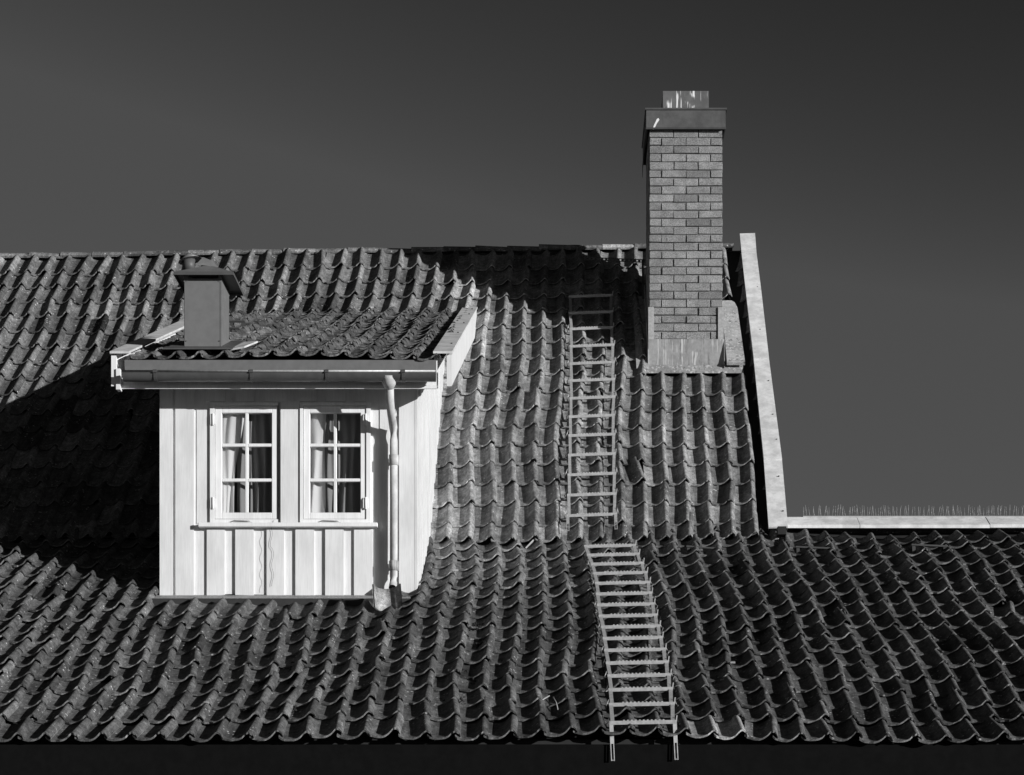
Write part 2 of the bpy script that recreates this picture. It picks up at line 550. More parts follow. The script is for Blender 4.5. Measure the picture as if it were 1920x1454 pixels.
# white ridge flashing at the right with bird spikes
Yr = 19.72
fl = thing('ridge_flashing', P(1690, 985, Yr), 'long white sheet metal ridge capping on the lower roof at right, under the spikes', 'flashing')
for (xa, xb_) in ((1476, 1612), (1613, 1856), (1857, 2480)):
    A0 = P(xa, 989, Yr - .2); A1 = P(xb_, 988, Yr - .2)
    up = .004 if xa > 1800 else 0
    m = MB()
    za, zb = zz(990, Yr - .2), zz(980, Yr)
    # lower vertical lip, sloping sheet, back fold
    x0, x1 = A0.x, A1.x
    y0 = Yr - .2
    pr = [(y0, za - .002 + up), (y0, za + .028 + up), (Yr + .02, zb + .055 + up), (Yr + .18, zb - .02 + up), (Yr + .18, zb - .06), (Yr + .02, zb + .01), (y0 + .01, za - .002)]
    m.prism([(x0, p[0], p[1]) for p in pr], (x1 - x0, 0, 0))
    m.build('flashing_sheet', M_CAP, fl)
sp = thing('bird_spikes', P(1700, 975, Yr), 'row of thin steel bird spikes standing along the white ridge capping at right', 'bird spikes')
zsp = zz(980, Yr) + .055
MB().box(P(1506, 975, Yr).x, P(2160, 975, Yr).x, Yr + .008, Yr + .035, zsp - .008, zsp + .007).build('spike_base', M_PLASTIC, sp)
R2 = random.Random(3)
x = P(1507, 975, Yr).x
while x < P(2150, 975, Yr).x:
    ln = R2.uniform(.088, .108)
    a = Vector((x, Yr + .02, zsp))
    b = a + Vector((R2.uniform(-.018, .018), R2.choice((-.035, 0, .03)), ln))
    MB().tube([a, b], .0013, 4).build('spike', M_GALV, sp)
    x += R2.choice((.012, .016, .022, .03))

# ------------------------------------------------------------------ upper roof
upper = thing('upper_roof', (0, 19.09, z_up(19.09)), 'steep weathered pantiled upper roof between the lower roof and the ridge', 'roof', kind='thing')
WU = .1985
CHX0, CHX1, CHY0, CHY1 = .841, 1.581, 21.42, 22.32
def xcol_up(i, Y):
    x = .7087 - .92 * WU + i * WU
    return x + .012 * (Y - 19.09) + .022 * math.sin(1.5 * Y + 1.1 * x) * min(1, (Y - 19) / 1.0) + .012 * math.sin(3.3 * Y - .9 * x)
rows_up = [19.09] + [19.27 + .2487 * k for k in range(16)]
def dorm_edge(): return 22.1
def keep_up(x, Y):
    if XL0 - .15 < x < XR0 - .10 and Y < 22.0: return False
    if CHX0 - .10 < x < CHX1 + .2 and CHY0 - .2 < Y < CHY1 + .1: return False
    return x < 1.88
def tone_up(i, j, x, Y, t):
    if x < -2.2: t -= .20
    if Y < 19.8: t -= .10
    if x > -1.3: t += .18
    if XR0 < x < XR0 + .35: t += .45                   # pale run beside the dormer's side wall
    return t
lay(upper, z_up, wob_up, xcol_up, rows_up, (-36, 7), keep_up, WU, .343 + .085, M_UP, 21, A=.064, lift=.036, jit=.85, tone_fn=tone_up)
d = MB()
nx, ny = 24, 12
for a in range(nx):
    for b in range(ny):
        q = []
        for (aa, bb) in ((a, b), (a + 1, b), (a + 1, b + 1), (a, b + 1)):
            x = -9 + 10.9 * aa / nx; Y = 19.12 + (23.34 - 19.12) * bb / ny
            q.append((x, Y, z_up(Y) + wob_up(x, Y) - .03))
        d.add(q, [(0, 1, 2, 3)])
d.build('roof_deck', M_DECK, upper)
MB().add([(-9, 23.34, z_up(23.34) - .1), (1.95, 23.34, z_up(23.34) + .02), (1.95, 27.6, z_up(19.0)), (-9, 27.6, z_up(19.0))], [(0, 1, 2, 3)]).build('back_slope', M_UP, upper)
MB().box(-9, 1.9, 19.16, 19.2, z_low(19.18) - .02, z_up(19.18) - .01).build('eaves_batten', M_DECK, upper)
# ridge tiles, lapping to the right
RT = []
rr = random.Random(5)
x = -6.9
k = 0
arrs = []
for q in range(5):
    Vv, Ff = [], []
    n = 7
    ln, r0 = .385, .088
    for j in (0, 1):
        for t in range(n):
            a = math.pi * (.02 + .96 * t / (n - 1))
            r = r0 * (1.0 if j == 0 else .9)
            Vv.append((j * ln, -r * 1.25 * math.cos(a) + rr.uniform(-.004, .004), r * .72 * math.sin(a) + rr.uniform(-.003, .003)))
    for j in (0, 1):
        for t in range(n):
            p = Vv[j * n + t]
            Vv.append((p[0], p[1] * .86, p[2] - .016))
    m = 2 * n
    for t in range(n - 1):
        Ff += [(t, t + 1, t + 1 + n, t + n), (t, t + m, t + 1 + m, t + 1), (t + n, t + n + 1, t + n + 1 + m, t + n + m)]
    Ff += [(0, n, n + m, m), (n - 1, n - 1 + m, 2 * n - 1 + m, 2 * n - 1)]
    me = bpy.data.meshes.new('ridge_tile')
    me.from_pydata(Vv, [], Ff)
    me.materials.append(M_RIDGE)
    arrs.append(me)
while x < 1.52:
    px = CX + x * F / 23.36
    top = 472 - (px - 28) * .0143
    z = zz(top, 23.32) - .068
    M = Matrix.Translation((x, 23.37, z + rr.uniform(-.010, .008))) @ Matrix.Rotation(math.radians(-.8 + rr.gauss(0, .9)), 4, 'Y') @ Matrix.Rotation(math.radians(rr.gauss(0, 1.0)), 4, 'Z')
    if not (CHX0 - .33 < x < CHX1 - .1 and False):
        o = mesh_obj('ridge_tile', rr.choice(arrs), upper, M)
        o['tone'] = min(1.2, max(0, rr.gauss(.6, .25))) + (.9 if .4 < x < .7 else 0)
    x += .348

# verge capping at the right-hand gable
vg = thing('verge_board', P(1459, 985, 18.95), 'tall white verge capping up the right edge of the steep roof', 'bargeboard')
prof = [(1441, 1477, 985, 19.12), (1432, 1466, 860, 19.96), (1413, 1441.5, 672, 21.38), (1398, 1427, 545, 22.45), (1390, 1418, 474, 23.1), (1387, 1415.5, 441, 23.41)]
pl = [P(a, c, Y) for a, b, c, Y in prof]
prr = [P(b, c - 1, Y) for a, b, c, Y in prof]
m = MB()
for k in range(len(prof) - 1):
    a, b, c, dd = pl[k], prr[k], pl[k + 1], prr[k + 1]
    o1 = Vector((.012, .03, -.02)); o2 = Vector((-.012, .03, -.02))
    dn = Vector((0, .085, -.09))
    if k == 0: a = a.lerp(c, .12); b = b.lerp(dd, .12)
    m.hexa([a + o1, b + o2, b + o2 + dn, a + o1 + dn, c + o1, dd + o2, dd + o2 + dn, c + o1 + dn])
m.build('verge_plank', M_WHITE, vg)
def verge_sheet(ks, lift):
    m = MB()
    t = Vector((0, .012, -.012))
    for k in ks:
        a, b, c, dd = [v + Vector((0, -.004, .004)) * lift for v in (pl[k], prr[k], pl[k + 1], prr[k + 1])]
        if k == ks[0]:
            a = a + (a - c).normalized() * .03; b = b + (b - dd).normalized() * .03
        m.hexa([a, b, b + t, a + t, c, dd, dd + t, c + t])
        for (p, q, s) in ((a, c, 1), (b, dd, -1)):
            w = Vector((s * .004, .035, -.035))
            m.add([p, q, q + w, p + w], [(0, 1, 2, 3)])
    return m.build('capping_sheet', M_VERGE, vg)
verge_sheet([0], 0); verge_sheet([1], 1); verge_sheet([2, 3], 2); verge_sheet([4], 3)
for (px, py, Y) in ((1441, 716, 21.05), (1449, 779, 20.55), (1456, 826, 20.2), (1460, 895, 19.65), (1468, 960, 19.1), (1425, 620, 21.8), (1420, 540, 22.45)):
    p = P(px, py, 56856.0 / (py + 1988)) + Vector((0, -.010, .010))
    MB().tube([p, p + Vector((0, .02, -.02))], .007, 6).build('screw', M_IRON, vg)
# dark bracket block under the foot of the verge
MB().box(P(1458, 0, 19.0).x, P(1474, 0, 19.0).x, 18.98, 19.1, zz(1003, 19.0), zz(988, 19.0)).build('foot_block', M_DECK, vg)

# ------------------------------------------------------------------ chimney
ch = thing('chimney', ((CHX0 + CHX1) / 2, CHY0, zz(692, CHY0)), 'square brick chimney with grey metal cap rising above the ridge', 'chimney')
zb0, zb1 = zz(637, CHY0), zz(243, CHY0)
NC = 26
chh = (zb1 - zb0) / NC
zl = zb0
MB().box(CHX0 + .016, CHX1 - .016, CHY0 + .016, CHY1 - .016, zl - .9, zb1).build('mortar_core', M_MORTAR, ch)
br = random.Random(9)
def brick(x0, x1, y0, y1, z0, z1):
    j = .010 / 2
    e = lambda: br.uniform(-.003, .003)
    m = MB().box(x0 + j + e(), x1 - j + e(), y0 + e(), y1, z0 + j + e(), z1 - j + e())
    for v in m.v: v += Vector((br.uniform(-.0025, .0025), br.uniform(-.003, .003), br.uniform(-.002, .002)))
    o = m.build('brick', M_BRICK, ch, bevel=.0025)
    t = br.gauss(.52, .09)
    if br.random() < .06: t -= .2
    o['tone'] = max(.1, t)
W = CHX1 - CHX0
for r in range(NC):
    z0, z1 = zl + r * chh, zl + (r + 1) * chh
    if r % 2: cuts = [0, 1 / 3, 2 / 3, 1]
    else: cuts = [0, 1 / 6, 1 / 2, 5 / 6, 1]
    for a, b in zip(cuts, cuts[1:]):
        brick(CHX0 + a * W, CHX0 + b * W, CHY0, CHY0 + .105, z0, z1)
        brick(CHX0 + a * W, CHX0 + b * W, CHY1, CHY1 - .105, z0, z1)
    ya, yb = CHY0 + .11, CHY1 - .11
    for a, b in ((ya, (ya + yb) / 2), ((ya + yb) / 2, yb)):
        for xs in ((CHX0, CHX0 + .1), (CHX1 - .1, CHX1)):
            j = .0045
            o = MB().box(xs[0], xs[1], a + j, b - j, z0 + j, z1 - j).build('brick', M_BRICK, ch)
            o['tone'] = max(.1, br.gauss(.5, .13))
# cap: folded sheet skirt, open below
cx0, cx1 = P(1211.5, 0, CHY0).x, P(1360, 0, CHY0).x
cy0, cy1 = CHY0 - .045, CHY1 + .05
ct, cb = zz(210, CHY0), zz(244, CHY0)
m = MB()
m.box(cx0, cx1, cy0, cy0 + .012, cb, ct); m.box(cx0, cx1, cy1 - .012, cy1, cb, ct)
m.box(cx0, cx0 + .012, cy0 + .012, cy1 - .012, cb, ct); m.box(cx1 - .012, cx1, cy0 + .012, cy1 - .012, cb, ct)
m.build('cap_skirt', M_CAPG, ch)
MB().box(cx0 - .012, cx1 + .012, cy0 - .012, cy1 + .012, ct, ct + .018).build('cap_top', M_GREYD, ch)
MB().box(cx0 - .004, cx1 + .004, cy0 - .006, cy0 + .0, cb - .012, cb + .006).build('cap_drip_edge', M_IRON, ch)
m = MB()
sx = (cx0 + .03, cx1 - .03)
m.prism([(cx0 - .001, cy0 + .012, cb + .0), (cx0 - .001, cy1, cb), (cx0 - .001, cy1, cb - .13), (cx0 - .001, cy1 - .25, cb - .02)], (-.004, 0, 0))
m.build('cap_side_flap', M_IRON, ch)
fx0, fx1 = P(1243, 0, CHY0 + .08).x, P(1329, 0, CHY0 + .08).x
fz0, fz1 = ct + .018, zz(171, CHY0 + .08)
m = MB()
m.box(fx0, fx1, CHY0 + .08, CHY0 + .095, fz0, fz1); m.box(fx0, fx1, CHY1 - .095, CHY1 - .08, fz0, fz1)
m.box(fx0, fx0 + .015, CHY0 + .095, CHY1 - .095, fz0, fz1); m.box(fx1 - .015, fx1, CHY0 + .095, CHY1 - .095, fz0, fz1)
m.build('flue', M_FLUE, ch)
# bird dropping on the cap front and rivets
dp = MB()
q0, q1 = P(1225, 243, cy0 - .003), P(1233, 224, cy0 - .003)
dp.prism([q0 + Vector((-.008, 0, 0)), q0 + Vector((.007, 0, 0)), q0.lerp(q1, .5) + Vector((.014, 0, .01)), q1 + Vector((.018, 0, -.005)), q1 + Vector((.008, 0, .012)), q1 + Vector((-.008, 0, .002)), q0.lerp(q1, .4) + Vector((-.012, 0, 0))], (0, .002, 0))
dp.build('dropping_streak', M_WHITE, ch)
for px in (1222, 1346):
    q = P(px, 240, cy0)
    MB().tube([q + Vector((0, -.005, 0)), q + Vector((0, .002, 0))], .006, 6).build('rivet', M_IRON, ch)
# flashing at the foot
MB().box(CHX0 - .008, CHX1 + .008, CHY0 - .022, CHY0 - .006, zz(692, CHY0) - .03, zb0 - .002).build('front_flashing', M_ZINC, ch)
MB().prism([(CHX1 + .010, CHY0 - .075, zz(694, CHY0)), (CHX1 + .010, CHY0 - .005, zz(694, CHY0)), (CHX1 + .010, CHY0 - .005, zb0), (CHX1 + .010, CHY0 - .02, zb0)], (.005, 0, 0)).build('flashing_fin', M_ZINC, ch)
for xs in ((CHX0 - .008, CHX0 + .048), (CHX1 - .048, CHX1 + .008)):
    MB().box(xs[0], xs[1], CHY0 - .016, CHY0 - .004, zb0 - .002, zz(577, CHY0)).build('corner_flashing', M_GALV, ch)
# soaker sheets up both sides, lying on the roof
for (xa, xb_, top, nm) in ((CHX0 - .13, CHX0, 22.45, 0), (CHX1 + .035, CHX1 + .215, 22.4, 1)):
    m = MB()
    y0 = CHY0 - .09
    h = .085 if nm == 0 else .14
    if nm == 1:
        top = 22.3
        out = [(xa, y0), (xb_, y0), (xb_ - .008, top - .12), (xb_ - .03, top - .03), (xb_ - .06, top), (xa + .03, top), (xa + .01, top - .05)]
        m.prism([(x_, y_, z_up(y_) + h - .03) for x_, y_ in out], (0, -.02, .022))
    else: m.hexa([(xa, y0, z_up(y0) + h - .01), (xb_, y0, z_up(y0) + h - .01), (xb_, top, z_up(top) + h - .01), (xa, top, z_up(top) + h - .01),
            (xa, y0, z_up(y0) + h), (xb_, y0, z_up(y0) + h), (xb_, top, z_up(top) + h), (xa, top, z_up(top) + h)])
    if nm == 0:
        m.prism([(xb_ - .004, y0 + .06, z_up(y0 + .06) + h), (xb_ - .004, top, z_up(top) + h), (xb_ - .004, top, z_up(top) + h + .12), (xb_ - .004, y0 + .06, z_up(y0 + .06) + h + .14)], (-.008, 0, 0))
    m.build('side_flashing', M_ZINC2, ch)
# apron in front, tucked over the tiles
y0 = CHY0 - .105
MB().hexa([(CHX0 - .10, y0, z_up(y0) + .040), (CHX1 + .20, y0, z_up(y0) + .040), (CHX1 + .20, CHY0 - .02, z_up(CHY0) + .045), (CHX0 - .10, CHY0 - .02, z_up(CHY0) + .045),
           (CHX0 - .10, y0, z_up(y0) + .047), (CHX1 + .20, y0, z_up(y0) + .047), (CHX1 + .20, CHY0 - .02, z_up(CHY0) + .052), (CHX0 - .10, CHY0 - .02, z_up(CHY0) + .052)]).build('apron', M_ZINC, ch)

# perforated bar and post left of the chimney
Yk = 22.75
bar = thing('roof_hook_bar', P(1130, 535, 22.45), 'perforated steel bar on a post beside the chimney top', 'roof bar')
a, b = P(1096, 485, Yk), P(1212, 490, Yk - .1)
m = MB()
n = 15
for k in range(n):
    p, q = a.lerp(b, k / n), a.lerp(b, (k + .55) / n)
    m.bar(p, q, .006, .034)
up = Vector((0, 0, .013))
m.bar(a + up, b + up, .0055, .009); m.bar(a - up, b - up, .0055, .009)
m.build('perforated_rail', M_GREYD, bar)
MB().bar(P(1130, 489, Yk - .03), P(1130, 512, Yk - .06), .028, .01, Vector((0, 1, 0))).bar(P(1130.5, 512, Yk - .06), P(1131.5, 537, 22.42), .02, .008, Vector((0, 1, 0))).build('post', M_GREYD, bar)
MB().bar(P(1205, 488, Yk - .1), P(1206, 560, 22.35), .022, .01, Vector((0, 1, 0))).build('post', M_GREYD, bar)

# ------------------------------------------------------------------ dormer
ZB = zz(1117, YB)
dm = thing('dormer', ((XL0 + XR0) / 2, YB, ZB), 'white board-clad dormer with two six-pane windows and its own tiled roof', 'dormer')
def X(c): return ((190 + c / 2.077) - CX) * YB / F     # measured on the front wall plane
def Z(c): return zz(460 + c / 2.077, YB)
fw = MB()
fw_top = z_dor(YB) - .05
wx = [(X(425), X(690)), (X(775), X(1050))]             # casing outlines
wz0, wz1 = Z(1087), Z(615)
TH = .09
fw.box(XL0, wx[0][0], YB, YB + TH, ZB, fw_top)
fw.box(wx[0][1], wx[1][0], YB, YB + TH, ZB, fw_top)
fw.box(wx[1][1], XR0, YB, YB + TH, ZB, fw_top)
for a, b in wx:
    fw.box(a, b, YB, YB + TH, ZB, wz0); fw.box(a, b, YB, YB + TH, wz1, fw_top)
front = fw.build('front_wall', M_WALL, dm)
def board(c0, c1, z0, z1, th=.02, name='wall_board', mat=M_WALL, dx=0):
    e = random.Random(int(c0 * 7 + z0 * 100)).uniform(-.0025, .0025)
    return MB().box(X(c0), X(c1), YB - th + e, YB - .001, z0, z1).build(name, mat, front)
zt = fw_top - .01
board(229, 279, ZB - .01, zt, .022); board(290, 362, ZB - .012, zt)
for c0, c1 in ((412, 482), (523, 595), (645, 713), (757, 830), (873, 945), (985, 1057)):
    board(c0, c1, ZB - R.uniform(.005, .016), Z(1104))
board(1160, 1222, ZB - .012, zt, .022); board(1085, 1120, ZB - .01, zt, .008)
for c0, c1 in ((406, 510), (520, 622), (634, 745), (756, 862), (873, 978), (988, 1056)):
    board(c0 + 4, c1 - 26, Z(612), zt, .018)
board(699, 773, Z(1085), Z(608), .012)
board(372, 424, Z(1085), zt, .004)
# windows
def window(xa, xb_, s0, s1, g0, g1, mid, hinge_side):
    w = MB()
    o = .026
    for (a, b, c, e) in ((xa, X(s0), wz0, wz1), (X(s1), xb_, wz0, wz1)):
        w.box(a, b, YB - o, YB + TH, c, e)
    w.box(X(s0), X(s1), YB - o, YB + TH, Z(627), wz1); w.box(X(s0), X(s1), YB - o, YB + TH, wz0, Z(1070))
    win = w.build('window', M_WHITE, dm)
    s = MB()
    ya, yb = YB - .016, YB + .03
    s.box(X(s0) + .003, X(g0), ya, yb, Z(1068), Z(629)); s.box(X(g1), X(s1) - .003, ya, yb, Z(1068), Z(629))
    s.box(X(g0), X(g1), ya, yb, Z(655), Z(629)); s.box(X(g0), X(g1), ya, yb, Z(1068), Z(1043))
    s.build('sash', M_WHITE, win, bevel=.003)
    hs = (780, 916)
    MB().box(X(mid - 6), X(mid + 6), YB - .012, YB + .02, Z(1043), Z(655)).build('glazing_bar', M_WHITE, win, bevel=.003)
    for h in hs:
        for q0, q1 in ((g0, mid - 6), (mid + 6, g1)):
            MB().box(X(q0), X(q1), YB - .013, YB + .02, Z(h + 6), Z(h - 6)).build('glazing_bar', M_WHITE, win, bevel=.003)
    zs = (655, 774, 786, 910, 922, 1043)
    for q0, q1 in ((g0, mid - 6), (mid + 6, g1)):
        for k in (0, 2, 4):
            MB().add([(X(q0), YB + .006, Z(zs[k + 1])), (X(q1), YB + .006, Z(zs[k + 1])), (X(q1), YB + .006, Z(zs[k])), (X(q0), YB + .006, Z(zs[k]))], [(0, 1, 2, 3)]).build('pane', M_GLASS, win)
    hx = X(s0 - 6) if hinge_side < 0 else X(s1 - 2)
    for c0, c1 in ((660, 706), (985, 1031)):
        MB().tube([(hx, YB - .03, Z(c1)), (hx, YB - .03, Z(c0))], .009, 8).box(hx - .022, hx + .022, YB - .03, YB - .024, Z(c1) + .01, Z(c0) - .01).build('hinge', M_WHITE, win)
    hc = (s0 + s1) / 2 - 16
    MB().tube([(X(hc - 40), YB - .036, Z(1080)), (X(hc - 30), YB - .04, Z(1076)), (X(hc + 25), YB - .04, Z(1078)), (X(hc + 40), YB - .036, Z(1083))], .004, 6).tube([(X(hc - 36), YB - .036, Z(1084)), (X(hc + 36), YB - .036, Z(1084))], .003, 6).build('window_stay', M_GALV, win)
    return win
window(wx[0][0], wx[0][1], 443, 690, 470, 665, 567, -1)
window(wx[1][0], wx[1][1], 787, 1033, 813, 1010, 911, 1)
MB().box(X(383), X(1078), YB - .075, YB - .0, Z(1103), Z(1087)).build('window_sill', M_WHITE, dm, bevel=.003)
# side walls
for xs, nm in ((XR0, -1), (XL0, 1)):
    poly = [(xs, YB + .001, ZB - .05), (xs, YB + .001, fw_top), (xs, 22.25, z_dor(22.25) - .05), (xs, 22.4, z_up(22.4) - .25), (xs, 19.2, z_up(19.2) - .25)]
    m = MB().prism(poly, (nm * .06, 0, 0))
    sw = m.build('side_wall', M_SIDE, dm)
MB().box(XR0 + .001, XR0 + .02, YB - .022, YB + .11, ZB, fw_top - .02).build('corner_board', M_SIDE, dm)
# upright boards on the sunlit side wall
y = YB + .125
kk = 0
while y < 21.7:
    y1 = min(y + .118, 21.75)
    zlo = max(z_low(y), z_up(y)) - .1
    zh0, zh1 = z_dor(y) - .1, z_dor(y1) - .1
    e = .032 if kk % 2 else .039
    MB().hexa([(XR0 + .001, y, zlo), (XR0 + e, y, zlo), (XR0 + e, y1, zlo), (XR0 + .001, y1, zlo), (XR0 + .001, y, zh0), (XR0 + e, y, zh0), (XR0 + e, y1, zh1), (XR0 + .001, y1, zh1)]).build('side_board', M_SIDE, dm)
    y += .122; kk += 1
# room behind the windows
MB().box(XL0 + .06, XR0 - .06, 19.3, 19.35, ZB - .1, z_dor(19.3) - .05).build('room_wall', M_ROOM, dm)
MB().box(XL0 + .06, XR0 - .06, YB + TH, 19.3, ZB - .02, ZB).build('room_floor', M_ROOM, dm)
# apron under the front
ya = 17.43
za0 = zz(1123, ya)
MB().hexa([(XL0 - .05, ya, za0 - .004), (XR0 - .02, ya, za0 - .004), (XR0 - .02, YB - .003, ZB - .004), (XL0 - .02, YB - .003, ZB - .004),
           (XL0 - .05, ya, za0 + .002), (XR0 - .02, ya, za0 + .002), (XR0 - .02, YB - .003, ZB + .003), (XL0 - .02, YB - .003, ZB + .003)]).build('apron', M_ZINC, dm)
MB().box(XL0 - .05, XR0 - .02, ya - .008, ya - .001, zz(1142, ya), za0 + .001).build('apron_lip', M_LEAD, dm)
# roof of the dormer
DX0, DX1, DY = -3.545, -1.085, 17.37
roof = MB()
roof.prism([(DX0, DY + .04, z_dor(DY + .04) - .03), (DX0, 22.35, z_dor(22.35) - .03), (DX0, 22.35, z_dor(22.35) - .11), (DX0, DY + .04, z_dor(DY + .04) - .11)], (DX1 - DX0, 0, 0))
droof = roof.build('roof', M_DECK, dm)
WD = .193
def xcol_dor(i, Y): return -3.53 + i * WD + .012 * math.sin(2.1 * Y + i * .5)
def keep_dor(x, Y): return x < -1.10 and z_dor(Y) > z_up(Y) - .1
lay(droof, z_dor, wob_dor, xcol_dor, [DY - .03 + .262 * k for k in range(20)], (0, 13), keep_dor, WD, .37, M_DORM, 31, A=.05, lift=.020, jit=.75)
# fascia, drip sheet
fx0_, fx1_ = P(224, 0, 17.42).x, P(821, 0, 17.42).x
MB().box(fx0_, fx1_, 17.42, 17.45, zz(727, 17.42), z_dor(17.42) - .11).build('fascia', M_WHITE, dm)
MB().box(fx0_ + .01, fx1_ - .01, 17.405, 17.42, zz(730, 17.42), zz(723, 17.42)).build('fascia_bead', M_WHITE, dm)
gx0, gx1 = P(234, 0, 17.36).x, P(818, 0, 17.36).x
MB().hexa([(gx0, 17.345, zz(677, 17.37)), (gx1, 17.345, zz(677, 17.37)), (gx1, 17.353, zz(677, 17.37)), (gx0, 17.353, zz(677, 17.37)),
           (gx0, 17.37, zz(703, 17.37)), (gx1, 17.37, zz(703, 17.37)), (gx1, 17.378, zz(703, 17.37)), (gx0, 17.378, zz(703, 17.37))]).build('drip_edge', M_DRIP, dm)
# bargeboards
def barge(xo, s):
    y0, y1 = 17.33, 22.42
    c = lambda Y: EYE + 4.945 + SD * (Y - 17.35)
    xi = xo - s * .04
    bm_ = M_SIDE if s > 0 else M_WHITE
    m = MB().prism([(xo, y0 + .03, c(y0) - .27), (xo, y0 + .03, c(y0) - .015), (xo, y1, c(y1) - .015), (xo, y1, c(y1) - .27)], (-s * .04, 0, 0))
    bo = m.build('bargeboard', bm_, dm)
    m = MB().prism([(xo + s * .006, y0, c(y0) - .012), (xo + s * .006, y0, c(y0) + .006), (xo + s * .006, y1, c(y1) + .006), (xo + s * .006, y1, c(y1) - .012)], (-s * .155, 0, 0))
    m.build('barge_capping', M_BARGE, bo)
    # inner board that carries the capping, and the stepped end grain at the eave
    MB().prism([(xo - s * .12, y0 + .05, c(y0) - .14), (xo - s * .12, y0 + .05, c(y0) - .015), (xo - s * .12, y1, c(y1) - .015), (xo - s * .12, y1, c(y1) - .14)], (-s * .025, 0, 0)).build('inner_board', M_WHITE, bo)
    if s < 0: MB().box(min(xo - s * .042, xo - s * .075), max(xo - s * .042, xo - s * .075), y0 + .015, y0 + .09, c(y0) - .30, c(y0) - .13).build('end_block', M_WHITE, bo)
    return bo
barge(-.925, 1)
bl = barge(-3.695, -1)
for Y in (18.0, 19.1, 20.2, 21.3, 22.0):
    q = Vector((-.96, Y, EYE + 4.945 + SD * (Y - 17.35) + .006))
    MB().tube([q, q + Vector((0, 0, .008))], .009, 6).build('screw', M_IRON, dm)

# gutter
gt = thing('gutter', ((gx0 + gx1) / 2, 17.34, zz(705, 17.3)), 'grey half-round metal gutter along the dormer eave', 'gutter')
gY, gr, gz = 17.315, .055, zz(697.5, 17.27)
m = MB()
n = 10
pts_o = [(gY - gr * math.cos(math.pi * k / n), gz - gr * 1.25 * math.sin(math.pi * k / n)) for k in range(n + 1)]
pts_i = [(gY - (gr - .003) * math.cos(math.pi * k / n), gz - (gr - .003) * 1.25 * math.sin(math.pi * k / n)) for k in range(n + 1)]
for pts in (pts_o, pts_i):
    m.add([(x_, p[0], p[1]) for x_ in (gx0, gx1) for p in pts], [(k, k + 1, k + n + 2, k + n + 1) for k in range(n)], True)
MB().tube([(gx0, gY - gr, gz + .003), (gx1, gY - gr, gz + .003)], .009, 8).build('bead', M_GALV, gt)  # highlight along the bead put into its colour: paler metal than the trough
for x_ in (gx0, gx1):
    m.add([(x_, p[0], p[1]) for p in pts_o], [tuple(range(n + 1))])
m.build('trough', M_GUT, gt)
for px in (293, 473, 614, 757):
    xx = P(px, 0, gY).x
    m = MB()
    for k in range(n):
        a, b = pts_o[k], pts_o[k + 1]
        m.bar((xx, a[0] - .003, a[1] - .003), (xx, b[0] - .003, b[1] - .003), .026, .005, Vector((0, -.7, .7)) if k < 7 else Vector((0, .7, .7)))
    m.bar((xx, gY + gr, gz), (xx, gY + gr + .01, gz + .05), .026, .005, Vector((0, 1, 0)))
    m.box(xx - .016, xx + .016, gY - gr - .014, gY - gr + .012, gz - .012, gz + .014)
    m.build('bracket', M_GUT, gt)

# downpipe
dpx = P(737.5, 0, YB - .09).x
YP = YB - .085
dpi = thing('downpipe', (dpx, YP, zz(1106, YP)), 'pale painted downpipe on the right of the dormer front', 'downpipe')
def Pd(c, r, Y=YP): return P(190 + c / 2.077, 460 + r / 2.077, Y)
m = MB()
cen = Pd(1121, 505, 17.33)
fq = [(505, .066, 17.32), (520, .066, 17.33), (535, .060, 17.34), (560, .036, 17.36)]
m.tube([P(190 + 1121 / 2.077, 460 + a / 2.077, Y) for a, b, Y in fq], [b for a, b, Y in fq], 12)
m.build('funnel', M_PIPE, dpi)
m = MB()
m.tube([Pd(1123, 556, 17.36), Pd(1124, 600, 17.385), Pd(1127, 640, 17.43), Pd(1133, 680, 17.56), Pd(1137, 712, YP), Pd(1139, 760), Pd(1139, 1000), Pd(1138, 1290), Pd(1137, 1318, YP - .015), Pd(1134, 1336, YP - .075)], [.034] * 5 + [.0325] * 5, 14, cap=False)
m.build('pipe', M_PIPE, dpi)
en = Pd(1134, 1337, YP - .078); st_ = Pd(1136, 1322, YP - .03)
MB().tube([st_, en + (en - st_) * .02], .030, 12).build('outlet_shade_plug', M_BLACK, dpi)  # black plug painted in for the shaded hollow of the pipe end
for a, b in ((650, 664), (818, 858), (1230, 1268)):
    MB().tube([Pd(1131 if a < 700 else 1139, a, 17.50 if a < 700 else YP), Pd(1133 if a < 700 else 1139, b, 17.53 if a < 700 else YP)], .040, 14).build('collar', M_PIPE if a < 1200 else M_ZINC, dpi)
for r in (840, 1250):
    MB().bar(Pd(1139, r) + Vector((0, .03, 0)), Pd(1139, r) + Vector((0, .085, 0)), .03, .02).build('pipe_clip', M_GALV, dpi)

# pale loose tile as a spout under the downpipe
q = P(726, 1120, 17.15)
v = Vector((-.10, .42, .90)).normalized()
N = Vector((.10, -.90, .42)); Xv = v.cross(N).normalized(); N = Xv.cross(v)
m = MB()
n = 9
for (r, fl_) in ((.122, 0), (.110, 1)):
    vs2 = []
    for j in (0, 1):
        for k in range(n):
            a = math.pi * (.10 + .80 * k / (n - 1))
            vs2.append(q + v * (.22 * j - .11) + Xv * (-r * math.cos(a)) - N * (r * .95 * math.sin(a)) + N * .06)
    m.add(vs2, [(k, k + 1, k + 1 + n, k + n) for k in range(n - 1)], True)
b0 = len(m.v) - 4 * n
for j in (0, 1):
    for k in range(n - 1):
        a = b0 + j * n + k
        m.f.append((a, a + 1, a + 1 + 2 * n, a + 2 * n)); m.sm.append(False)
sptile = m.build('spout_tile', M_BROWN)
sptile['tone'] = 1.1
tag(sptile, 'pale upturned tile lying under the downpipe outlet on the lower roof', 'loose tile')

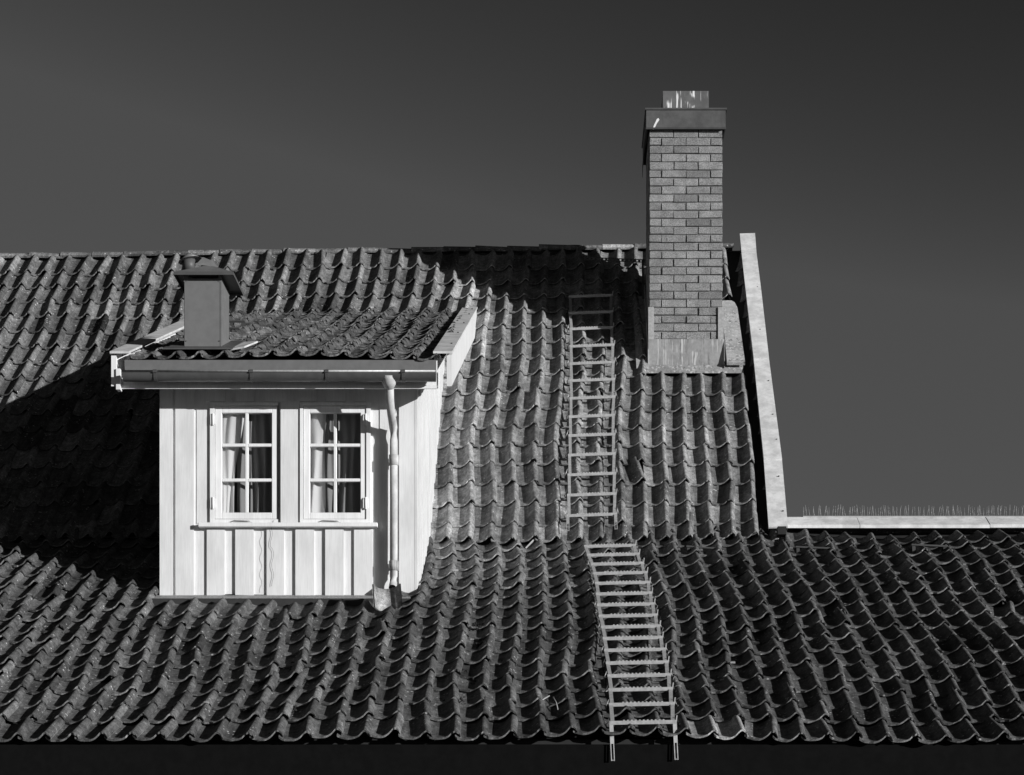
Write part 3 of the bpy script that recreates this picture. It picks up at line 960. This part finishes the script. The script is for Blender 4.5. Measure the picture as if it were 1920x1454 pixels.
# curtains
def curtain(c0, c1, z0, z1, Yc, folds, amp, mat, label, gather=None, seed=0):
    rg = random.Random(seed)
    m = MB()
    nu, nv = folds * 8, 14
    V, Fq = [], []
    for j in range(nv + 1):
        t = j / nv
        for i in range(nu + 1):
            u = i / nu
            l, r = c0, c1
            if gather:
                l, r = gather(t)
            x = X(l + (r - l) * u) + .008 * math.sin(6 * u + 6 * t + seed) * (u > .02)
            V.append((x, Yc + amp * math.sin(u * folds * 2 * math.pi + .8 * math.sin(3 * t + seed)) * (.5 + .5 * t) + .012 * math.sin(7 * u + 3 * t), Z(z0 + (z1 - z0) * t)))
    for j in range(nv):
        for i in range(nu):
            a = j * (nu + 1) + i
            Fq.append((a, a + 1, a + nu + 2, a + nu + 1))
    m.add(V, Fq, True)
    return tag(m.build('curtain', mat), label, 'curtain', 'curtains behind the dormer windows')
curtain(455, 560, 640, 1060, YB + .055, 3, .008, M_SHEER, 'white sheer curtain behind the left half of the left window', lambda t: (452, 556 - 62 * t ** .8 if t < .5 else 556 - 35 + 0 - 18 * (t - .5)), 1)
curtain(575, 672, 640, 1060, YB + .10, 3, .020, M_DRAPE, 'dark grey curtain behind the right half of the left window', None, 2)
curtain(520, 575, 640, 1060, YB + .11, 2, .015, M_DRAPE, 'narrow grey curtain fold beside the sheer one in the left window', None, 5)
curtain(800, 890, 640, 1060, YB + .055, 2, .008, M_SHEER, 'white sheer curtain behind the left half of the right window', lambda t: (796, 872 - 6 * t), 3)
curtain(918, 1020, 640, 1060, YB + .10, 3, .020, M_DRAPE, 'dark grey curtain behind the right half of the right window', None, 4)
curtain(862, 912, 640, 1060, YB + .11, 2, .015, M_DRAPE, 'narrow grey curtain fold beside the sheer one in the right window', None, 6)

# loose wires on the wall below the sill
def wire(pts, label):
    m = MB().tube([(X(c), YB - .03, Z(r)) for c, r in pts], .0013, 4)
    tag(m.build('loose_wire', M_IRON), label, 'wire', 'thin wires hanging on the dormer front')
wire([(640 + 5 * math.sin(k * .9), 1106 + k * 9) for k in range(28)], 'thin wavy wire hanging below the sill, the left and longer of two')
wire([(672, 1075)] + [(667 + 4 * math.sin(k * .7) + (-3 if k < 9 else 2), 1106 + k * 9) for k in range(26)], 'thin wavy wire hanging from under the sill, the right and shorter of two')

# ------------------------------------------------------------------ vent stack on the dormer roof
YV0 = 17.60
vx0, vx1 = P(345, 0, YV0).x, P(416, 0, YV0).x
YV1 = YV0 + .38
vent = thing('vent_stack', ((vx0 + vx1) / 2, YV0, zz(648, YV0)), 'grey sheet metal vent stack with low pyramid hood on the dormer roof', 'roof vent')
vt = zz(522, YV0)
MB().box(vx0, vx1, YV0, YV1, zz(655, YV0), vt).build('stack', M_GREY, vent, bevel=.004)
for xs in ((vx0 - .002, vx0 + .03), (vx1 - .03, vx1 + .002)):
    for ys in ((YV0 - .003, YV0 + .004), (YV1 - .004, YV1 + .003)):
        MB().box(xs[0], xs[1], ys[0], ys[1], vt - .03, zz(508, YV0)).build('hood_strap', M_GREY, vent)
for px, py in ((349, 527), (411, 527), (349, 640), (411, 640)):
    q = P(px, py, YV0)
    MB().tube([q + Vector((0, -.004, 0)), q + Vector((0, .003, 0))], .005, 6).build('rivet', M_IRON, vent)
MB().box(vx1 - .012, vx1 + .002, YV0 - .0035, YV0 + .0005, zz(652, YV0), vt - .002).build('folded_seam', M_DRIP, vent)
hx0, hx1 = P(326, 0, YV0 - .08).x, P(437, 0, YV0 - .08).x
hy0, hy1 = YV0 - .08, YV1 + .09
hz = zz(510, hy0); ap = zz(502, YV0 + .1)
cxv, cyv = (hx0 + hx1) / 2, (hy0 + hy1) / 2
m = MB()
top = [(hx0, hy0, hz), (hx1, hy0, hz), (hx1, hy1, hz), (hx0, hy1, hz)]
apx = [(cxv - .04, cyv - .04, ap + .03), (cxv + .04, cyv - .04, ap + .03), (cxv + .04, cyv + .04, ap + .03), (cxv - .04, cyv + .04, ap + .03)]
m.hexa(top + apx)
m.build('hood', M_GREY, vent)
m = MB()
for a, b in zip(top, top[1:] + top[:1]):
    a, b = Vector(a), Vector(b)
    m.bar(a + Vector((0, 0, -.012)), b + Vector((0, 0, -.012)), .006, .026)
m.build('hood_rim', M_GREYD, vent)
# small conical cowl on top
cwx = P(354, 0, cyv).x
cz = ap + .028
cow = MB().tube([(cwx, cyv, cz - .03), (cwx, cyv, zz(487, cyv) - .0)], .055, 10)
cow.build('cowl_pipe', M_GREYD, vent)
MB().tube([(cwx + .01, cyv, zz(489, cyv)), (cwx - .005, cyv, zz(474, cyv))], [.10, .004], 12).build('cowl_cone', M_GREY, vent)
m = MB()
q = P(389, 494, cyv)
m.add([q + Vector((-.09, -.03, -.02)), q + Vector((-.03, -.05, .035)), q + Vector((.05, -.01, .015)), q + Vector((.08, .02, -.025)), q + Vector((0, .06, .02))], [(0, 1, 4), (1, 2, 4), (2, 3, 4), (0, 3, 2, 1)])
m.build('crumpled_sheet', M_DRIP, vent)
# base flashing of the stack
m = MB()
zf = lambda Y, h: z_dor(Y) + h
for (xa, xb_, y0, y1, h) in ((vx0 - .15, vx1 + .11, YV0 - .14, YV0 - .001, .075), (vx0 - .12, vx0 - .001, YV0 - .001, YV1 + .1, .078), (vx1 + .001, vx1 + .11, YV0 - .001, YV1 + .1, .078)):
    m.hexa([(xa, y0, zf(y0, h)), (xb_, y0, zf(y0, h)), (xb_, y1, zf(y1, h)), (xa, y1, zf(y1, h)), (xa, y0, zf(y0, h + .012)), (xb_, y0, zf(y0, h + .012)), (xb_, y1, zf(y1, h + .012)), (xa, y1, zf(y1, h + .012))])
m.build('base_flashing', M_GREYD, vent)
# bent pale sheet beside the vent
y0 = YV0 - .1
xa = P(431, 0, y0).x; xb_ = P(474, 0, y0).x
m = MB().hexa([(xa, y0, z_dor(y0) + .06), (xa + .12, y0 - .02, z_dor(y0) + .075), (xb_, y0 + .28, z_dor(y0 + .28) + .1), (xa + .07, y0 + .3, z_dor(y0 + .3) + .09),
               (xa, y0, z_dor(y0) + .075), (xa + .12, y0 - .02, z_dor(y0) + .09), (xb_, y0 + .28, z_dor(y0 + .28) + .115), (xa + .07, y0 + .3, z_dor(y0 + .3) + .105)])
tag(m.build('metal_sheet', M_BARGE), 'small bent pale metal sheet lying on the dormer tiles beside the vent stack', 'metal sheet')

# ------------------------------------------------------------------ small iron stands on the roofs
def stand(pa, pb, leg, zfun, yoff, label, cat='snow hook', group=None):
    """flat bar on two legs: pa, pb ends of the bar as world points, leg length"""
    t = thing('snow_guard', ((pa + pb) / 2) - Vector((0, 0, leg)), label, cat, group)
    MB().bar(pa, pb, .03, .014).build('rail', M_IRON, t)
    for p, s in ((pa, 1), (pb, -1)):
        q = p + Vector((s * .02, 0, -.006))
        f = q + Vector((0, -.03, -leg))
        MB().bar(q, f, .028, .010, Vector((0, 1, 0))).bar(q + Vector((s * .012, .03, 0)), f + Vector((s * .03, .10, .0)), .014, .006, Vector((0, 1, 0))).build('leg', M_IRON, t)
    return t
G = 'iron snow guards near the top of the lower roof'
Ys = 18.72
stand(P(1287, 1025, Ys), P(1356, 1030, Ys), .105, z_low, 0, 'black iron snow guard at the foot of the steep roof, left of the verge board', group=G)
stand(P(1492, 1026, Ys), P(1563, 1029, Ys), .11, z_low, 0, 'black iron snow guard on the lower roof just right of the verge foot', group=G)
stand(P(1709, 1022, Ys), P(1776, 1025, Ys), .11, z_low, 0, 'black iron snow guard on the lower roof under the bird spikes, nearest the right edge', group=G)
G2 = 'small iron stands behind the vent stack'
stand(P(430, 603, 20.1), P(459, 603, 20.1), .11, z_dor, 0, 'small black iron stand on the dormer tiles behind the vent, the farther of two', group=G2)
stand(P(425, 616, 19.4), P(448, 616, 19.4), .1, z_dor, 0, 'small black iron stand on the dormer tiles behind the vent, the nearer of two', group=G2)

# ------------------------------------------------------------------ roof ladders
def ladder(name, rungs, zc, label, norm, tails):
    """rungs: list of (left px, right px, left py, right py); zc(py) gives the distance"""
    PLs = [P(a, c, zc(c)) for a, b, c, e in rungs]
    PRs = [P(b, e, zc(c)) for a, b, c, e in rungs]
    t = thing(name, (PLs[-1] + PRs[-1]) / 2 - norm * .1, label, 'ladder', 'steel ladders fixed on the tiles')
    fwd = Vector((0, -1, 0))
    for k, (a, b) in enumerate(zip(PLs, PRs)):
        m = MB()
        d = (b - a).normalized()
        m.bar(a - d * .012, b + d * .012, .012, .026)
        u = Vector((0, 0, 1))
        w = (b - a).length
        n = 16
        for i in range(n):
            if .18 < i / n < .85:
                p = a.lerp(b, i / n) + u * .015
                m.bar(p, p + d * .012, .006, .010)
        m.bar(b + d * .01, b + d * .016 + u * .045, .008, .006, Vector((0, 1, 0)))
        m.build('rung', M_GALV, t)
    for pts, s in ((PLs, -1), (PRs, 1)):
        m = MB()
        for k in range(len(pts) - 1):
            a, b = pts[k], pts[k + 1]
            o = Vector((s * -.006, .008, -.008))
            m.bar(a + o * .5, b + o * 2.0 + Vector((0, 0, .0)), .027, .009, norm)
        a = pts[-1]
        d = tails[0]
        m.bar(a, a + d * .55, .027, .009, norm)
        for e in (-.010, .010):
            m.bar(a + d * .5 + Vector((e, 0, 0)), a + d + Vector((e, 0, 0)), .006, .006, norm)
        m.bar(a + d * .98 + Vector((-.012, 0, 0)), a + d * .98 + Vector((.012, 0, 0)), .006, .006, norm)
        m.build('stile', M_GALV, t)
        for k in range(1, len(pts)):
            a = pts[k]
            dd = (pts[k - 1] - a).normalized()
            p0 = a + dd * .02 + Vector((s * .014, 0, 0))
            m = MB().tube([p0 + dd * .09, p0 + dd * .06 - norm * .03 + Vector((s * .012, 0, 0)), p0 + dd * .01 - norm * .02 + Vector((s * .022, 0, 0)), p0 - norm * .11 + dd * .10 + Vector((s * .01, 0, 0))], .0042, 5)
            m.tube([a - norm * .005, a - norm * .10 + dd * .13], .004, 5)
            m.build('hook', M_IRON if k % 2 else M_GALV, t)
        m = MB()
    return t

NU = Vector((0, -SU, 1)).normalized()
NL = Vector((0, -SL, 1)).normalized()
ys_up = [557, 588, 617.5, 650, 682.5, 714.5, 747.5, 782, 817.5, 854, 891, 929, 967.5]
lx = lambda y: 1068.5 + (1.5 if 600 < y < 760 else 0) - max(0, (y - 800)) * .022
rx = lambda y: 1146.5 + (y - 557) * .019 + (1.5 if 640 < y < 780 else 0)
up_r = [(lx(y), rx(y), y, y - 3) for y in ys_up]
ladder('roof_ladder', up_r, lambda y: (14.364 - .17) * F / (y + (SU * F - CY)), 'galvanised ladder on the steep upper roof left of the chimney', NU, (Vector((0, -.18, -.172)),))
lowL = [1097.8, 1103, 1110, 1115, 1118.4, 1120, 1121.8, 1125.3, 1130, 1133, 1135.6, 1139, 1142, 1144, 1145, 1146]
lowR = [1189.6, 1196.5, 1204.4, 1211.3, 1216.4, 1220.2, 1224.7, 1229.8, 1235, 1240, 1245.6, 1250.5, 1255, 1258.4, 1261.8, 1265]
lowY = [1024, 1040.5, 1057.5, 1075, 1093.5, 1113.5, 1134, 1155, 1175.5, 1197, 1219, 1243, 1267, 1293, 1321, 1355]
ladder('roof_ladder', [(a, b, c + 1, c - 1) for a, b, c in zip(lowL, lowR, lowY)], lambda y: (5.81 - .125) * F / (y + (SL * F - CY)), 'galvanised ladder on the shallow lower roof, reaching over the eaves', NL, (Vector((.012, -.012, -.262)),))

# ------------------------------------------------------------------ moss and debris on the tiles
mr = random.Random(12)
m = MB()
def tuft(px, py, n, spread):
    Y = 5.81 * F / (py + (SL * F - CY))
    c0 = P(px, py, Y)
    for _ in range(n):
        x = c0.x + mr.gauss(0, spread); y = Y + mr.gauss(0, spread * 1.2)
        z = z_low(y) + wob_low(x, y) + .022 + mr.uniform(-.004, .012)
        r = mr.uniform(.006, .017)
        pts = []
        for (a, b) in ((0, 1), (1, 0), (0, -1), (-1, 0)):
            pts.append(Vector((x + a * r * mr.uniform(.6, 1.3), y + b * r * mr.uniform(.6, 1.3), z)))
        m.add(pts + [Vector((x, y, z + r * mr.uniform(.5, 1.2)))], [(0, 1, 4), (1, 2, 4), (2, 3, 4), (3, 0, 4)])
for q in ((480, 1338, 90, .035), (537, 1338, 60, .03), (557, 1258, 80, .035), (500, 1285, 70, .03), (560, 1287, 60, .03), (600, 1297, 40, .025), (893, 1185, 80, .03), (905, 1220, 90, .03), (855, 1325, 70, .03), (903, 1325, 70, .03), (860, 1270, 40, .025), (960, 1252, 40, .03), (515, 1385, 30, .02), (900, 1290, 60, .03)):
    tuft(*q)
tag(m.build('moss', M_MOSS), 'dark moss clumps growing in the troughs of the lower roof tiles', 'moss', kind='stuff')
def on_low(px, py, h=.06):
    Y = (5.81 - h) * F / (py + (SL * F - CY))
    return P(px, py, Y)
def twig(pts, r, label):
    o = MB().tube([on_low(*p) for p in pts], r, 5).build('twig', M_TWIG)
    tag(o, label, 'twig', 'pale twigs on the lower roof')
twig([(1001, 1329), (1008, 1321), (1018, 1312), (1030, 1305)], .005, 'pale bent twig lying across a tile trough left of the lower ladder')
twig([(1037, 1307), (1043, 1318), (1046, 1331)], .004, 'short pale twig beside the bent one, left of the lower ladder')
k = 0
for (px, py, w, lab) in ((1374, 1243, .035, 'small pale scrap on a tile right of the lower ladder'), (843, 1258, .024, 'tiny pale scrap on a tile crest below the dormer corner'), (852, 1070, .07, 'flat pale shard on the tiles right of the dormer foot')):
    c0 = on_low(px, py, .07)
    mm = MB().hexa([c0 + Vector(p) for p in ((-w / 2, -.012, -.006), (w / 2, -.016, -.008), (w * .45, .014, .002), (-w * .4, .010, .0), (-w / 2, -.012, .004), (w / 2, -.014, .006), (w * .4, .014, .014), (-w * .35, .01, .012))])
    tag(mm.build('scrap', M_TWIG), lab, 'scrap', 'pale scraps on the lower roof')
# broken slip of slate at the foot of the steep roof
Yq = 14.32 * F / (1012 + (SU * F - CY))
a, b = P(985, 1030, Yq - .1), P(1003, 1011, Yq)
tag(MB().bar(a, b, .012, .03, Vector((.4, -.6, .6))).build('tile_shard', M_TWIG), 'thin pale shard of tile propped on the lowest row of the steep roof', 'shard')
